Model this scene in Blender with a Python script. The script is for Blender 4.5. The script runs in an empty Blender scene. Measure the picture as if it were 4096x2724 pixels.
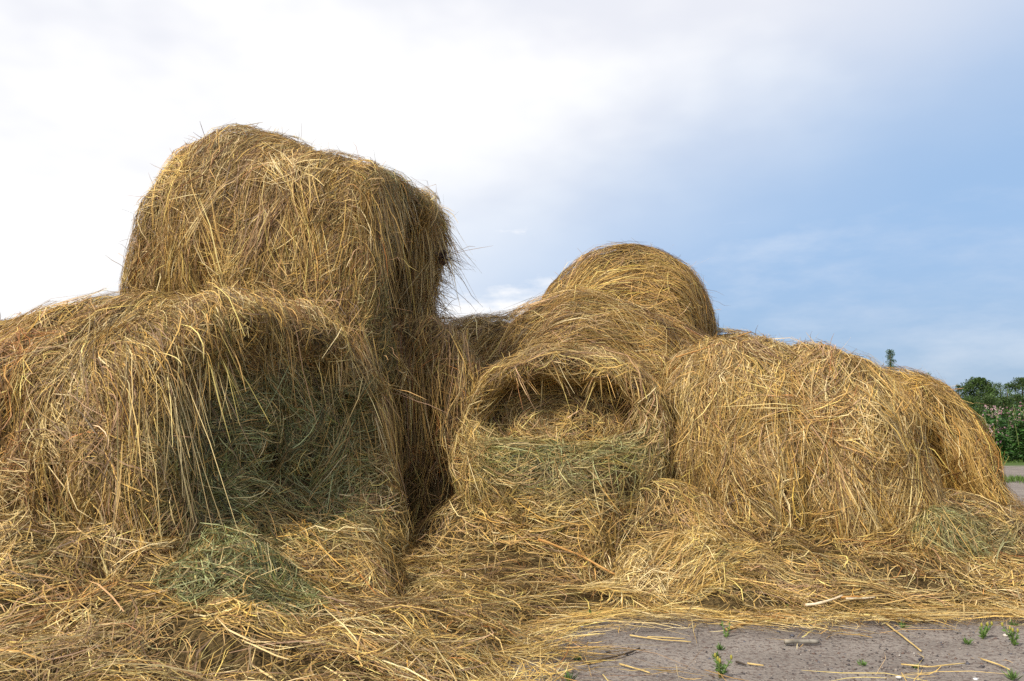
import bpy, math, random
import numpy as np
from mathutils import Vector

S = bpy.context.scene
rng = np.random.default_rng(7)
random.seed(7)
R = math.radians
DENS = 0.95

# ------------------------------------------------------------------ camera
CAM_H, PITCH, FPX = 1.0, R(6.2), 3124.0
cam = bpy.data.objects.new('camera', bpy.data.cameras.new('camera'))
S.collection.objects.link(cam)
cam.location = (0, 0, CAM_H)
cam.rotation_euler = (math.pi / 2 + PITCH, 0, 0)
cam.data.sensor_width = 36.0
cam.data.lens = 36.0 * FPX / 4096
cam.data.clip_end = 2000
S.camera = cam


def at(px, py, Y):
    """a point seen at photo pixel (px, py), Y metres in front of the camera"""
    a, b = (px - 2048) / FPX, (1362 - py) / FPX
    fy, fz = math.cos(PITCH) - b * math.sin(PITCH), math.sin(PITCH) + b * math.cos(PITCH)
    return np.array([a * Y / fy, Y, CAM_H + fz * Y / fy])


def ground_at(px, py):
    a, b = (px - 2048) / FPX, (1362 - py) / FPX
    fy, fz = math.cos(PITCH) - b * math.sin(PITCH), math.sin(PITCH) + b * math.cos(PITCH)
    t = -CAM_H / fz
    return np.array([a * t, fy * t, 0.0])


# ------------------------------------------------------------------ sky and sun
SUN_EL, SUN_AZ = R(43), R(224)          # compass azimuth from +Y, clockwise
W = bpy.data.worlds.new('World')
S.world = W
W.use_nodes = True
nt = W.node_tree
nt.nodes.clear()


def N(tree, typ, **kw):
    n = tree.nodes.new(typ)
    for k, v in kw.items():
        setattr(n, k, v)
    return n


def M(tree, op, a, b=None, c=None, clamp=False):
    n = tree.nodes.new('ShaderNodeMath')
    n.operation = op
    n.use_clamp = clamp
    for i, v in enumerate((a, b, c)):
        if v is None:
            continue
        if isinstance(v, (int, float)):
            n.inputs[i].default_value = v
        else:
            tree.links.new(v, n.inputs[i])
    return n.outputs[0]


def smooth(tree, x, lo, hi):
    n = tree.nodes.new('ShaderNodeMapRange')
    n.interpolation_type = 'SMOOTHSTEP'
    tree.links.new(x, n.inputs[0])
    n.inputs[1].default_value = lo
    n.inputs[2].default_value = hi
    return n.outputs[0]


def mixc(tree, f, a, b, blend='MIX'):
    n = tree.nodes.new('ShaderNodeMix')
    n.data_type = 'RGBA'
    n.blend_type = blend
    for sock, v in ((n.inputs[0], f), (n.inputs[6], a), (n.inputs[7], b)):
        if isinstance(v, (int, float)):
            sock.default_value = v
        elif isinstance(v, tuple):
            sock.default_value = (*v[:3], 1)
        else:
            tree.links.new(v, sock)
    return n.outputs[2]


sky = N(nt, 'ShaderNodeTexSky', sky_type='NISHITA', sun_disc=False)
sky.sun_elevation = SUN_EL
sky.sun_rotation = SUN_AZ
sky.air_density = 1.0
sky.dust_density = 1.0
tc = N(nt, 'ShaderNodeTexCoord')
sep = N(nt, 'ShaderNodeSeparateXYZ')
nt.links.new(tc.outputs['Generated'], sep.inputs[0])
X, Y_, Z = sep.outputs


def wnoise(scale, detail, sx=1, sy=1, sz=1, off=(0, 0, 0), rough=0.55):
    mp = N(nt, 'ShaderNodeMapping')
    mp.inputs['Scale'].default_value = (sx, sy, sz)
    mp.inputs['Location'].default_value = off
    nt.links.new(tc.outputs['Generated'], mp.inputs[0])
    n = N(nt, 'ShaderNodeTexNoise')
    n.inputs['Scale'].default_value = scale
    n.inputs['Detail'].default_value = detail
    n.inputs['Roughness'].default_value = rough
    nt.links.new(mp.outputs[0], n.inputs[0])
    return n.outputs[0]


n1 = wnoise(2.2, 5, 1, 1, 2.2, (1.3, 0.2, 0.7))
n2 = wnoise(5.5, 6, 1, 1, 3.2, (3.1, 1.2, 2.7), 0.6)
# broad cover: thick bright cloud to the left and overhead, thinning to the right
s = M(nt, 'ADD', X, M(nt, 'MULTIPLY', M(nt, 'SUBTRACT', Z, 0.20), -1.35))
s = M(nt, 'ADD', s, M(nt, 'MULTIPLY', M(nt, 'SUBTRACT', n1, 0.5), 0.30))
s = M(nt, 'SUBTRACT', s, M(nt, 'MULTIPLY', smooth(nt, Z, 0.15, 0.65), 0.42))
cover = M(nt, 'SUBTRACT', 1.0, smooth(nt, s, -0.52, 0.44))
wisp = smooth(nt, M(nt, 'ADD', n2, M(nt, 'MULTIPLY', Z, -0.75)), 0.26, 0.70)
wisp = M(nt, 'MULTIPLY', wisp, M(nt, 'SUBTRACT', 1.35, M(nt, 'MULTIPLY', smooth(nt, X, -0.08, 0.22), 1.05)))
cover = M(nt, 'MAXIMUM', cover, M(nt, 'ADD', M(nt, 'MULTIPLY', cover, 0.6), wisp), clamp=True)
blue = mixc(nt, 1.0, sky.outputs[0], (0.09, 0.09, 0.09), 'MULTIPLY')
blue = mixc(nt, 0.80, blue, mixc(nt, smooth(nt, Z, -0.02, 0.24), (0.37, 0.52, 0.74), (0.395, 0.60, 0.91)))
n3 = wnoise(3.0, 4, 1, 1, 2, (7.1, 4.2, 0.7))
n3 = M(nt, 'SUBTRACT', n3, M(nt, 'ADD', M(nt, 'MULTIPLY', Z, 0.50), M(nt, 'MULTIPLY', X, 0.22)))
cloud = mixc(nt, smooth(nt, n3, 0.18, 0.52), (0.845, 0.865, 0.94), (1.05, 1.05, 1.06))
bgc = mixc(nt, cover, blue, cloud)
bg = N(nt, 'ShaderNodeBackground')
nt.links.new(bgc, bg.inputs[0])
bg.inputs[1].default_value = 1.0
out = N(nt, 'ShaderNodeOutputWorld')
nt.links.new(bg.outputs[0], out.inputs[0])

sun = bpy.data.objects.new('sun', bpy.data.lights.new('sun', 'SUN'))
S.collection.objects.link(sun)
sun.data.energy = 4.8
sun.data.angle = R(7)
sun.data.color = (1.0, 0.93, 0.82)
d = Vector((math.sin(SUN_AZ) * math.cos(SUN_EL), math.cos(SUN_AZ) * math.cos(SUN_EL), math.sin(SUN_EL)))
sun.rotation_euler = d.to_track_quat('Z', 'Y').to_euler()

S.view_settings.view_transform = 'Standard'
S.view_settings.look = 'None'
S.view_settings.exposure = 0.0
S.view_settings.gamma = 1.0
S.view_settings.use_curve_mapping = False
S.render.engine = 'CYCLES'
S.cycles.max_bounces = 5
S.cycles.diffuse_bounces = 2
S.cycles.transmission_bounces = 2
S.cycles.transparent_max_bounces = 4
S.cycles.use_denoising = False


# ------------------------------------------------------------------ helpers
def link(o, parent=None):
    S.collection.objects.link(o)
    if parent is not None:
        o.parent = parent
    return o


def tag(o, label=None, cat=None, group=None, kind=None):
    for k, v in (('label', label), ('category', cat), ('group', group), ('kind', kind)):
        if v:
            o[k] = v
    return o


def empty(name, loc=(0, 0, 0)):
    o = bpy.data.objects.new(name, None)
    o.location = [float(x) for x in loc]
    return link(o)


def mesh_obj(name, verts, faces, mat, parent=None, colors=None, smooth_=False, origin=None):
    """faces: (n,3) or (n,4) int array. verts are world positions; origin is the parent's location"""
    verts = np.asarray(verts, np.float32)
    if origin is not None:
        verts = verts - np.asarray(origin, np.float32)
    faces = np.asarray(faces, np.int32)
    me = bpy.data.meshes.new(name)
    nf, k = faces.shape
    me.vertices.add(len(verts))
    me.vertices.foreach_set('co', verts.ravel())
    me.loops.add(nf * k)
    me.loops.foreach_set('vertex_index', faces.ravel())
    me.polygons.add(nf)
    me.polygons.foreach_set('loop_start', np.arange(0, nf * k, k, dtype=np.int32))
    me.update(calc_edges=True)
    if smooth_:
        me.polygons.foreach_set('use_smooth', np.ones(nf, bool))
    if colors is not None:
        at_ = me.color_attributes.new('tint', 'FLOAT_COLOR', 'POINT')
        c = np.ones((len(verts), 4), np.float32)
        c[:, :3] = colors
        at_.data.foreach_set('color', c.ravel())
    me.materials.append(mat)
    o = bpy.data.objects.new(name, me)
    return link(o, parent)


def _hash(ix, iy, iz, seed):
    h = (ix * 374761393 + iy * 668265263 + iz * 2147483647 + seed * 974711) & 0xffffffff
    h = ((h ^ (h >> 13)) * 1274126177) & 0xffffffff
    h = h ^ (h >> 16)
    return (h & 0xffff) / 32767.5 - 1.0


def noise(P, scale=1.0, seed=0, octaves=1):
    """smooth value noise in [-1, 1]"""
    P = np.asarray(P, float)
    tot, amp, nrm = 0.0, 1.0, 0.0
    for o in range(octaves):
        Q = P * scale * 2 ** o + 100.0
        I = np.floor(Q).astype(np.int64)
        F = Q - I
        F = F * F * (3 - 2 * F)
        r = 0.0
        for dx in (0, 1):
            for dy in (0, 1):
                for dz in (0, 1):
                    w = (F[..., 0] if dx else 1 - F[..., 0]) * (F[..., 1] if dy else 1 - F[..., 1]) * (F[..., 2] if dz else 1 - F[..., 2])
                    r = r + w * _hash(I[..., 0] + dx, I[..., 1] + dy, I[..., 2] + dz, seed + o)
        tot = tot + r * amp
        nrm += amp
        amp *= 0.5
    return tot / nrm


def sstep(x, a, b):
    t = np.clip((x - a) / (b - a), 0, 1)
    return t * t * (3 - 2 * t)


def unit(v):
    return v / np.maximum(np.linalg.norm(v, axis=-1, keepdims=True), 1e-9)


# ------------------------------------------------------------------ materials
def mat_base(name):
    m = bpy.data.materials.new(name)
    m.use_nodes = True
    t = m.node_tree
    b = t.nodes['Principled BSDF']
    return m, t, b


def straw_material(name, transl=0.08, rough=0.55):
    m, t, b = mat_base(name)
    a = N(t, 'ShaderNodeAttribute', attribute_name='tint')
    t.links.new(a.outputs['Color'], b.inputs['Base Color'])
    b.inputs['Roughness'].default_value = rough
    b.inputs['Specular IOR Level'].default_value = 0.3
    if transl > 0:
        tr = N(t, 'ShaderNodeBsdfTranslucent')
        t.links.new(a.outputs['Color'], tr.inputs[0])
        mx = N(t, 'ShaderNodeMixShader')
        mx.inputs[0].default_value = transl
        t.links.new(b.outputs[0], mx.inputs[1])
        t.links.new(tr.outputs[0], mx.inputs[2])
        t.links.new(mx.outputs[0], t.nodes['Material Output'].inputs[0])
    return m


def matted_material(name, c0, c1, scale=30):
    """matted hay under the loose straws: mottled, fibrous"""
    m, t, b = mat_base(name)
    g = N(t, 'ShaderNodeNewGeometry')
    mp = N(t, 'ShaderNodeMapping')
    mp.inputs['Scale'].default_value = (1, 1, 0.35)
    t.links.new(g.outputs['Position'], mp.inputs[0])
    n = N(t, 'ShaderNodeTexNoise')
    n.inputs['Scale'].default_value = scale
    n.inputs['Detail'].default_value = 6
    n.inputs['Distortion'].default_value = 1.5
    t.links.new(mp.outputs[0], n.inputs[0])
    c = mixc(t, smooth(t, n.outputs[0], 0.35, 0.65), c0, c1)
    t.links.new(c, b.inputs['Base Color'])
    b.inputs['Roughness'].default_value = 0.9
    b.inputs['Specular IOR Level'].default_value = 0.1
    bp = N(t, 'ShaderNodeBump')
    bp.inputs['Strength'].default_value = 0.8
    bp.inputs['Distance'].default_value = 0.02
    t.links.new(n.outputs[0], bp.inputs['Height'])
    t.links.new(bp.outputs[0], b.inputs['Normal'])
    return m


STRAW = straw_material('dry_straw')
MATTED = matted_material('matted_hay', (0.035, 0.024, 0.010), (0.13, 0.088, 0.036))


def plain(name, col, rough=0.7, col2=None, scale=20):
    m, t, b = mat_base(name)
    b.inputs['Roughness'].default_value = rough
    b.inputs['Specular IOR Level'].default_value = 0.25
    if col2 is None:
        b.inputs['Base Color'].default_value = (*col, 1)
    else:
        tcn = N(t, 'ShaderNodeTexCoord')
        n = N(t, 'ShaderNodeTexNoise')
        n.inputs['Scale'].default_value = scale
        n.inputs['Detail'].default_value = 5
        t.links.new(tcn.outputs['Object'], n.inputs[0])
        t.links.new(mixc(t, smooth(t, n.outputs[0], 0.35, 0.65), col, col2), b.inputs['Base Color'])
    return m


STALKS = [plain('pale_stalk', (0.66, 0.52, 0.25), .5, (0.52, 0.38, 0.16), 20), plain('brown_stem', (0.19, 0.085, 0.035), .6, (0.28, 0.14, 0.055), 18),
          plain('amber_stem', (0.44, 0.24, 0.07), .55, (0.52, 0.33, 0.11), 18), plain('umber_stem', (0.12, 0.07, 0.035), .7, (0.22, 0.14, 0.07), 18)]


# ------------------------------------------------------------------ parametric surfaces
class Surf:
    """grid of world points, optionally closed in its second direction"""

    def __init__(s, P, closed):
        s.closed = closed
        if closed:
            P = np.concatenate([P, P[:, :1]], 1)
        s.P = P
        du = np.gradient(P, axis=0)
        dv = np.gradient(P, axis=1)
        if closed:
            e = (P[:, 1] - P[:, -2]) / 2
            dv[:, 0] = e
            dv[:, -1] = e
        s.du, s.dv = du, dv
        n = unit(np.cross(dv, du))
        s.Nn = n
        s.nu, s.nv = P.shape[:2]

    def orient(s, centre=None, up=False):
        c = s.P.reshape(-1, 3).mean(0) if centre is None else centre
        sign = (s.Nn[..., 2].mean() if up else ((s.P - c) * s.Nn).sum(-1).mean())
        if sign < 0:
            s.Nn = -s.Nn
        return s

    def get(s, G, u, v):
        u = np.clip(u, 0, s.nu - 1.001)
        v = np.mod(v, s.nv - 1) if s.closed else np.clip(v, 0, s.nv - 1.001)
        i = u.astype(int)
        j = v.astype(int)
        fu = (u - i)[:, None]
        fv = (v - j)[:, None]
        return (G[i, j] * (1 - fu) * (1 - fv) + G[i + 1, j] * fu * (1 - fv) + G[i, j + 1] * (1 - fu) * fv + G[i + 1, j + 1] * fu * fv)

    def sample(s, n, weight=None):
        A = np.linalg.norm(np.cross(s.du, s.dv), axis=-1)
        if weight is not None:
            A = A * weight(s.P, s.Nn)
        A = A[:-1, :-1]
        c = np.cumsum(A.ravel())
        k = np.searchsorted(c, rng.random(n) * c[-1])
        k = np.minimum(k, A.size - 1)
        i, j = np.divmod(k, A.shape[1])
        return i + rng.random(n), j + rng.random(n)

    def step(s, u, v, dvec):
        a = s.get(s.du, u, v)
        b = s.get(s.dv, u, v)
        aa, bb, ab = (a * a).sum(1), (b * b).sum(1), (a * b).sum(1)
        da, db = (dvec * a).sum(1), (dvec * b).sum(1)
        det = np.maximum(aa * bb - ab * ab, 1e-10)
        return u + np.clip((da * bb - db * ab) / det, -6, 6), v + np.clip((db * aa - da * ab) / det, -8, 8)

    def body(s, name, mat, parent, origin, inset=0.012):
        P = (s.P - s.Nn * inset)[np.unique(np.r_[0:s.nu:2, s.nu - 1])][:, np.unique(np.r_[0:s.nv:2, s.nv - 1])]
        idx = np.arange(P.shape[0] * P.shape[1]).reshape(P.shape[:2])
        f = np.stack([idx[:-1, :-1], idx[1:, :-1], idx[1:, 1:], idx[:-1, 1:]], -1).reshape(-1, 4)
        return mesh_obj(name, P.reshape(-1, 3), f, mat, parent, smooth_=True, origin=origin)


def interp_rows(t, tab):
    """smooth interpolation of table rows [t, values...]"""
    tab = np.array(tab, float)
    x, y = tab[:, 0], tab[:, 1:]
    m = np.gradient(y, x, axis=0) if len(x) > 2 else np.repeat((y[1:] - y[:1]) / (x[1] - x[0]), 2, 0)
    k = np.clip(np.searchsorted(x, t, side='right') - 1, 0, len(x) - 2)
    h = (x[k + 1] - x[k])[:, None]
    f = ((t - x[k])[:, None]) / h
    return ((2 * f**3 - 3 * f**2 + 1) * y[k] + (f**3 - 2 * f**2 + f) * h * m[k] + (-2 * f**3 + 3 * f**2) * y[k + 1] + (f**3 - f**2) * h * m[k + 1])


def loft(rows, axis, n_exp=2.3, cap0=None, cap1=None, round0=0.12, round1=0.15, seed=0, lump=(0.06, 0.025),
         nu_side=70, nv=150, flare=0.12, floor=-0.03):
    """a sagging round bale. rows: [t(0..1), cx, cy, cz, half width, radius up, radius down, lean];
    axis: horizontal direction from the first end into the bale; cap0/cap1: function (h, z) -> recess depth"""
    axis = unit(np.array([axis[0], axis[1], 0.0]))
    hd = np.array([axis[1], -axis[0], 0.0])
    r_cap = np.concatenate([np.linspace(0.02, 0.88, 26), 0.88 + 0.12 * np.sin(np.linspace(0, 1, 9)[1:] * math.pi / 2)])
    o_cap = np.concatenate([np.zeros(26), 1 - np.cos(np.linspace(0, 1, 9)[1:] * math.pi / 2)])
    ts = np.linspace(0, 1, nu_side + 2)[1:-1]
    T = np.concatenate([np.zeros(34), ts, np.ones(34)])
    Rr = np.concatenate([r_cap, np.ones(nu_side), r_cap[::-1]])
    O0 = np.concatenate([-(1 - o_cap) * round0, np.zeros(nu_side), (1 - o_cap[::-1]) * round1])
    V = interp_rows(T, rows)
    phi = np.linspace(0, 2 * math.pi, nv, endpoint=False)
    c, sn = np.cos(phi), np.sin(phi)
    ne = np.interp(T, [0, .55, 1], [n_exp, n_exp, n_exp] if np.isscalar(n_exp) else [n_exp[0], n_exp[1], n_exp[1]])
    e = (2.0 / ne)[:, None]
    ch = np.sign(c)[None] * np.abs(c)[None] ** e
    sh = np.sign(sn)[None] * np.abs(sn)[None] ** e
    up = sn > 0
    h = V[:, 3:4] * ch * Rr[:, None]
    z = np.where(up[None], V[:, 4:5], V[:, 5:6]) * sh * Rr[:, None]
    h = h * (1 + flare * sstep(-z / V[:, 5:6], 0.0, 1.0))
    off = O0[:, None] + V[:, 6:7] * z
    if cap0 is not None:
        off[:34] += cap0(h[:34], z[:34]) * sstep(1 - Rr[:34], 0.0, 0.10)[:, None]
    if cap1 is not None:
        off[-34:] -= cap1(h[-34:], z[-34:]) * sstep(1 - Rr[-34:], 0.0, 0.10)[:, None]
    P = V[:, None, 0:3] + axis * off[..., None] + hd * h[..., None] + np.array([0, 0, 1.0]) * z[..., None]
    s = Surf(P, True).orient()
    dsp = lump[0] * noise(s.P, 1.5, seed, 2) + lump[1] * 1.7 * (1 - 2.2 * np.abs(noise(s.P * np.array([1, 1, 0.55]), 3.6, seed + 5, 2))) + lump[1] * 0.7 * noise(s.P, 9.0, seed + 9, 2)
    P2 = s.P + s.Nn * dsp[..., None]
    P2[:, -1] = P2[:, 0]
    P2[..., 2] = np.maximum(P2[..., 2], floor)
    s2 = Surf(P2[:, :-1], True)
    s2.Nn = s2.Nn * np.sign((s2.Nn * s.Nn).sum(-1, keepdims=True) + 1e-9)
    s2.axis, s2.hd = axis, hd
    s2.rim0, s2.rim1 = 32, s2.nu - 33
    s2.centre = V[0, :3]
    return s2


# ------------------------------------------------------------------ straws
GOLD = np.array([0.56, 0.365, 0.105])
PALE = np.array([0.70, 0.53, 0.24])
TAN = np.array([0.36, 0.215, 0.070])
MAUVE = np.array([0.32, 0.195, 0.115])
BROWN = np.array([0.13, 0.068, 0.023])
RUST = np.array([0.26, 0.10, 0.028])
OCHRE = np.array([0.43, 0.245, 0.050])
OLIVE = np.array([0.185, 0.15, 0.040])
GREEN = np.array([0.155, 0.170, 0.048])
SAGE = np.array([0.33, 0.345, 0.155])
DARK = np.array([0.065, 0.060, 0.020])
DRY = np.stack([GOLD, PALE, TAN, MAUVE, BROWN, RUST, OCHRE, OLIVE])
GRN = np.stack([GREEN, SAGE, OLIVE, DARK, GREEN, SAGE, PALE * .8, TAN])
CAM = np.array([0, 0, CAM_H])


def ribbons(curves, width, nrm, col, name, parent, origin, mat=None):
    """curves (n,K,3) -> tapered ribbons facing nrm (n,3); col (n,3)"""
    n, K, _ = curves.shape
    T = unit(np.gradient(curves, axis=1))
    side = unit(np.cross(T, nrm[:, None, :]))
    taper = np.ones(K)
    taper[-1] = 0.35
    taper[0] = 0.7
    w = (width[:, None] * taper[None])[..., None] * 0.5
    V = np.stack([curves - side * w, curves + side * w], 2).reshape(-1, 3)
    base = (np.arange(n) * 2 * K)[:, None] + (np.arange(K - 1) * 2)[None]
    base = base.ravel()
    f = np.stack([base, base + 1, base + 3, base + 2], -1)
    g = np.linspace(-1, 1, K)[None, :, None] * rng.normal(0, 0.10, (n, 1, 1)) + 1
    c = np.repeat(np.clip(col[:, None, :] * g, 0.01, 0.9), 2, axis=1).reshape(-1, 3)
    o = mesh_obj(name, V, f, mat or STRAW, parent, colors=c, origin=origin)
    o['kind'] = 'stuff'
    return o


def tones(P, clump_id, zone, w_dry=(0.25, 0.13, 0.19, 0.12, 0.15, 0.04, 0.07, 0.05)):
    """tint of each straw, shared loosely inside a clump"""
    n = len(P)
    nc = clump_id.max() + 1
    w = np.array(w_dry) / sum(w_dry)
    base_c = DRY[rng.choice(8, nc, p=w)][clump_id]
    own = DRY[rng.choice(8, n, p=w)]
    k = rng.random((n, 1))
    dry = base_c * k + own * (1 - k)
    gr = GRN[rng.integers(0, 8, n)]
    g = np.clip(zone(P) + rng.normal(0, 0.22, n), 0, 1)[:, None] if zone is not None else np.zeros((n, 1))
    g = g * (g > 0.15)
    c = dry * (1 - g) + gr * g
    lum = np.exp(rng.normal(-0.06, 0.40, n) + rng.normal(0, 0.26, nc)[clump_id])[:, None]
    return np.minimum(c * lum, np.array([0.80, 0.64, 0.34]))


def facing_weight(back=0.05):
    def f(P, Nn):
        v = unit(CAM - P)
        c = (v * Nn).sum(-1)
        w = back + (1 - back) * sstep(c, -0.35, 0.0)
        d = np.linalg.norm(P - CAM, axis=-1)
        return w / np.maximum(d, 2.5) ** 0.9 * (P[..., 2] > -0.02)
    return f


def layer(surf, n, flow, per=14, weight=None, length=(0.20, 0.45), ang_c=0.34, ang_s=0.22, stray=0.30,
           thick=0.035, width=(0.0024, 0.0070), spread=(0.025, 0.07), poke=0.05, warp=0.5, seed=0, zone=None, K=4, w_dry=None):
    n = int(n * DENS)
    nc = max(2, n // per)
    wf = facing_weight()
    holes = lambda P: 0.12 + sstep(noise(P, 5.5, seed + 80, 2), -0.38, 0.02)
    wt = (lambda P, Nn: wf(P, Nn) * weight(P, Nn) * holes(P)) if weight is not None else (lambda P, Nn: wf(P, Nn) * holes(P))
    cu, cv = surf.sample(nc, wt)
    cid = np.sort(rng.integers(0, nc, n))
    u, v = cu[cid], cv[cid]
    c_ang = rng.normal(0, ang_c, nc)
    c_len = np.exp(rng.normal(math.log(length[0]), length[1], nc))
    c_lift = rng.random(nc) ** 1.3 * thick

    def frame(u, v):
        P = surf.get(surf.P, u, v)
        Nn = unit(surf.get(surf.Nn, u, v))
        f = flow(P, Nn)
        f = unit(f - (f * Nn).sum(1, keepdims=True) * Nn + 1e-6)
        return P, Nn, f, np.cross(Nn, f)

    P, Nn, f, g = frame(u, v)
    ang = c_ang[cid] + rng.normal(0, ang_s, n) + warp * noise(P, 1.1, seed + 40, 2) + 0.5 * warp * noise(P, 3.5, seed + 60)
    st = rng.random(n) < stray
    ang = np.where(st, rng.uniform(-1.5, 1.5, n), ang)
    ang = ang + math.pi * (rng.random(n) < 0.5)
    # scatter inside the clump
    a0, b0 = rng.normal(0, spread[1], n), rng.normal(0, spread[0], n)
    ca, sa = np.cos(c_ang[cid]), np.sin(c_ang[cid])
    off = f * (a0 * ca - b0 * sa)[:, None] + g * (a0 * sa + b0 * ca)[:, None]
    u, v = surf.step(u, v, off)
    L = c_len[cid] * np.exp(rng.normal(0, 0.35, n))
    L = np.clip(L, 0.03, 0.75)
    bend = rng.normal(0, 0.22, n)
    pts, nr = [], []
    steps = 4
    u, v = np.clip(u, 0, surf.nu - 1.001), v
    for k in range(steps + 1):
        P, Nn, f, g = frame(u, v)
        if k % 2 == 0:
            pts.append(P)
            nr.append(Nn)
        a = ang + bend * (k - 2) / 2
        dvec = (f * np.cos(a)[:, None] + g * np.sin(a)[:, None]) * (L / steps)[:, None]
        u, v = surf.step(u, v, dvec)
    lift = (c_lift[cid] * (0.75 + 0.9 * noise(pts[1], 4.5, seed + 90, 2)) + rng.random(n) * 0.014 + .004)[:, None]
    lift = np.maximum(lift, .003)
    e0 = np.abs(rng.normal(0, 0.008, (n, 1)))
    e1 = np.abs(rng.normal(0, 0.012, (n, 1)))
    pk = rng.random((n, 1)) < poke
    e1 = np.where(pk, e1 + rng.random((n, 1)) * np.minimum(0.35 * L[:, None], 0.10), e1)
    A = pts[0] + nr[0] * (lift + e0)
    B = pts[1] + nr[1] * (lift + 0.006 + 0.03 * L[:, None])
    C = pts[2] + nr[2] * (lift + e1)
    ctl = 2 * B - 0.5 * (A + C)
    t = np.linspace(0, 1, K)[None, :, None]
    cur = A[:, None] * (1 - t) ** 2 + ctl[:, None] * 2 * t * (1 - t) + C[:, None] * t ** 2
    cur += rng.normal(0, 1, (n, K, 3)) * (0.010 * L[:, None, None])
    kink = (rng.random(n) < 0.30) * rng.normal(0, 0.06, n) * L
    cur[:, K // 2] += np.cross(nr[1], unit(C - A)) * kink[:, None]
    nm = unit(nr[1] + rng.normal(0, 0.45, (n, 3)))
    wd = width[0] + (width[1] - width[0]) * rng.random(n) ** 3
    col = tones(pts[1], cid, zone) if w_dry is None else tones(pts[1], cid, zone, w_dry)
    return cur, wd, nm, col


def straws(surf, n, flow, **kw):
    """tangled cover, combed locks lying over it and short chaff"""
    lk = dict(kw)
    lk.update(per=46, ang_s=0.075, ang_c=kw.get('ang_c', 0.3) * 1.25, stray=0.03, spread=(0.028, 0.10), thick=kw.get('thick', .035) + 0.028,
              length=(kw.get('length', (0.2, .4))[0] * 1.35, 0.3), poke=0.02)
    ch = dict(kw)
    ch.update(per=6, stray=0.8, length=(0.07, 0.4), width=(0.002, 0.005))
    mt = dict(kw)
    mt.update(per=110, ang_c=1.1, ang_s=0.32, spread=(0.07, 0.10), thick=kw.get('thick', .035) + 0.03, length=(kw.get('length', (0.2, .4))[0] * 0.75, 0.45), poke=.12)
    lyr = (layer(surf, n * 0.46, flow, **kw), layer(surf, n * 0.15, flow, **lk), layer(surf, n * 0.20, flow, **mt), layer(surf, n * 0.19, flow, **ch))
    return tuple(np.concatenate(x) for x in zip(*lyr))


def wisps(surf, n, weight=None, length=(0.16, 0.5), out=0.7, droop=0.25, width=(0.0022, 0.004), w_dry=(.1, .05, .3, .2, .25, .1, 0, 0), K=5, up=False):
    """single stems sticking out of the surface into the air"""
    n = int(n * DENS)
    u, v = surf.sample(n, weight)
    P, Nn = surf.get(surf.P, u, v), unit(surf.get(surf.Nn, u, v))
    d0 = unit(Nn * out + rng.normal(0, 0.5, (n, 3)))
    L = np.clip(np.exp(rng.normal(math.log(length[0]), length[1], n)), .04, .6)[:, None]
    C = P + d0 * L + np.array([0, 0, -1.0]) * droop * L * rng.random((n, 1))
    t = np.linspace(0, 1, K)[None, :, None]
    ctl = P + d0 * L * 0.55
    cur = P[:, None] * (1 - t) ** 2 + ctl[:, None] * 2 * t * (1 - t) + C[:, None] * t ** 2
    cur += rng.normal(0, 1, (n, K, 3)) * (0.03 * L[:, :, None]) * t
    nm = unit(np.array([0, -1.0, 0.2]) + rng.normal(0, 0.4, (n, 3)))
    return cur, width[0] + (width[1] - width[0]) * rng.random(n), nm, tones(P, np.arange(n), None, w_dry)


def hang(p0, out_dir, n, per=16, length=(0.35, 0.4), reach=0.10, spread=0.035, width=(0.0026, 0.006), zone=None, back=0.18, sway=0.10, w_dry=None, K=5, nrm=None, pull=None):
    """straws hanging over an edge. p0 (m,3): points along the edge; out_dir (m,3): away from the bale"""
    n = int(n * DENS)
    nc = max(2, n // per)
    k = rng.integers(0, len(p0), nc)
    cid = np.sort(rng.integers(0, nc, n))
    L = np.exp(rng.normal(math.log(length[0]), length[1], nc))[cid] * np.exp(rng.normal(0, 0.3, n))
    L = np.clip(L, 0.05, 1.1)[:, None]
    o = out_dir[k][cid]
    base = p0[k][cid] + rng.normal(0, spread, (n, 3))
    rc = (rng.random(nc) * reach)[cid][:, None] + rng.random((n, 1)) * 0.03
    A = base - o * back * rng.random((n, 1)) + np.array([0, 0, 0.03]) * rng.random((n, 1))
    B = base + o * rc
    sw = rng.normal(0, sway, (nc, 3))[cid] + rng.normal(0, sway * 0.6, (n, 3))
    dn = np.array([0, 0, -1.0]) + sw * np.array([1, 1, 0.1])
    if pull is not None:
        dn = dn + pull
    Cc = B + unit(dn) * L
    t = np.linspace(0, 1, K)[None, :, None]
    ctl = B + (A - B) * 0.05
    cur = A[:, None] * (1 - t) ** 2 + ctl[:, None] * 2 * t * (1 - t) + Cc[:, None] * t ** 2
    cur += rng.normal(0, 1, (n, K, 3)) * (0.010 * L[:, :, None])
    nm = unit(o + rng.normal(0, 0.45, (n, 3)) + np.array([0, -0.4, 0.1]))
    wd = width[0] + (width[1] - width[0]) * rng.random(n) ** 2.2
    col = tones(B, cid, zone) if w_dry is None else tones(B, cid, zone, w_dry)
    return cur, wd, nm, col


def emit(name, parent, origin, *sets):
    """join straw sets of equal K into one uncountable part"""
    cur, wd, nm, col = (np.concatenate([s_[i] for s_ in sets]) for i in range(4))
    return ribbons(cur, wd, nm, col, name, parent, origin)


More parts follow.
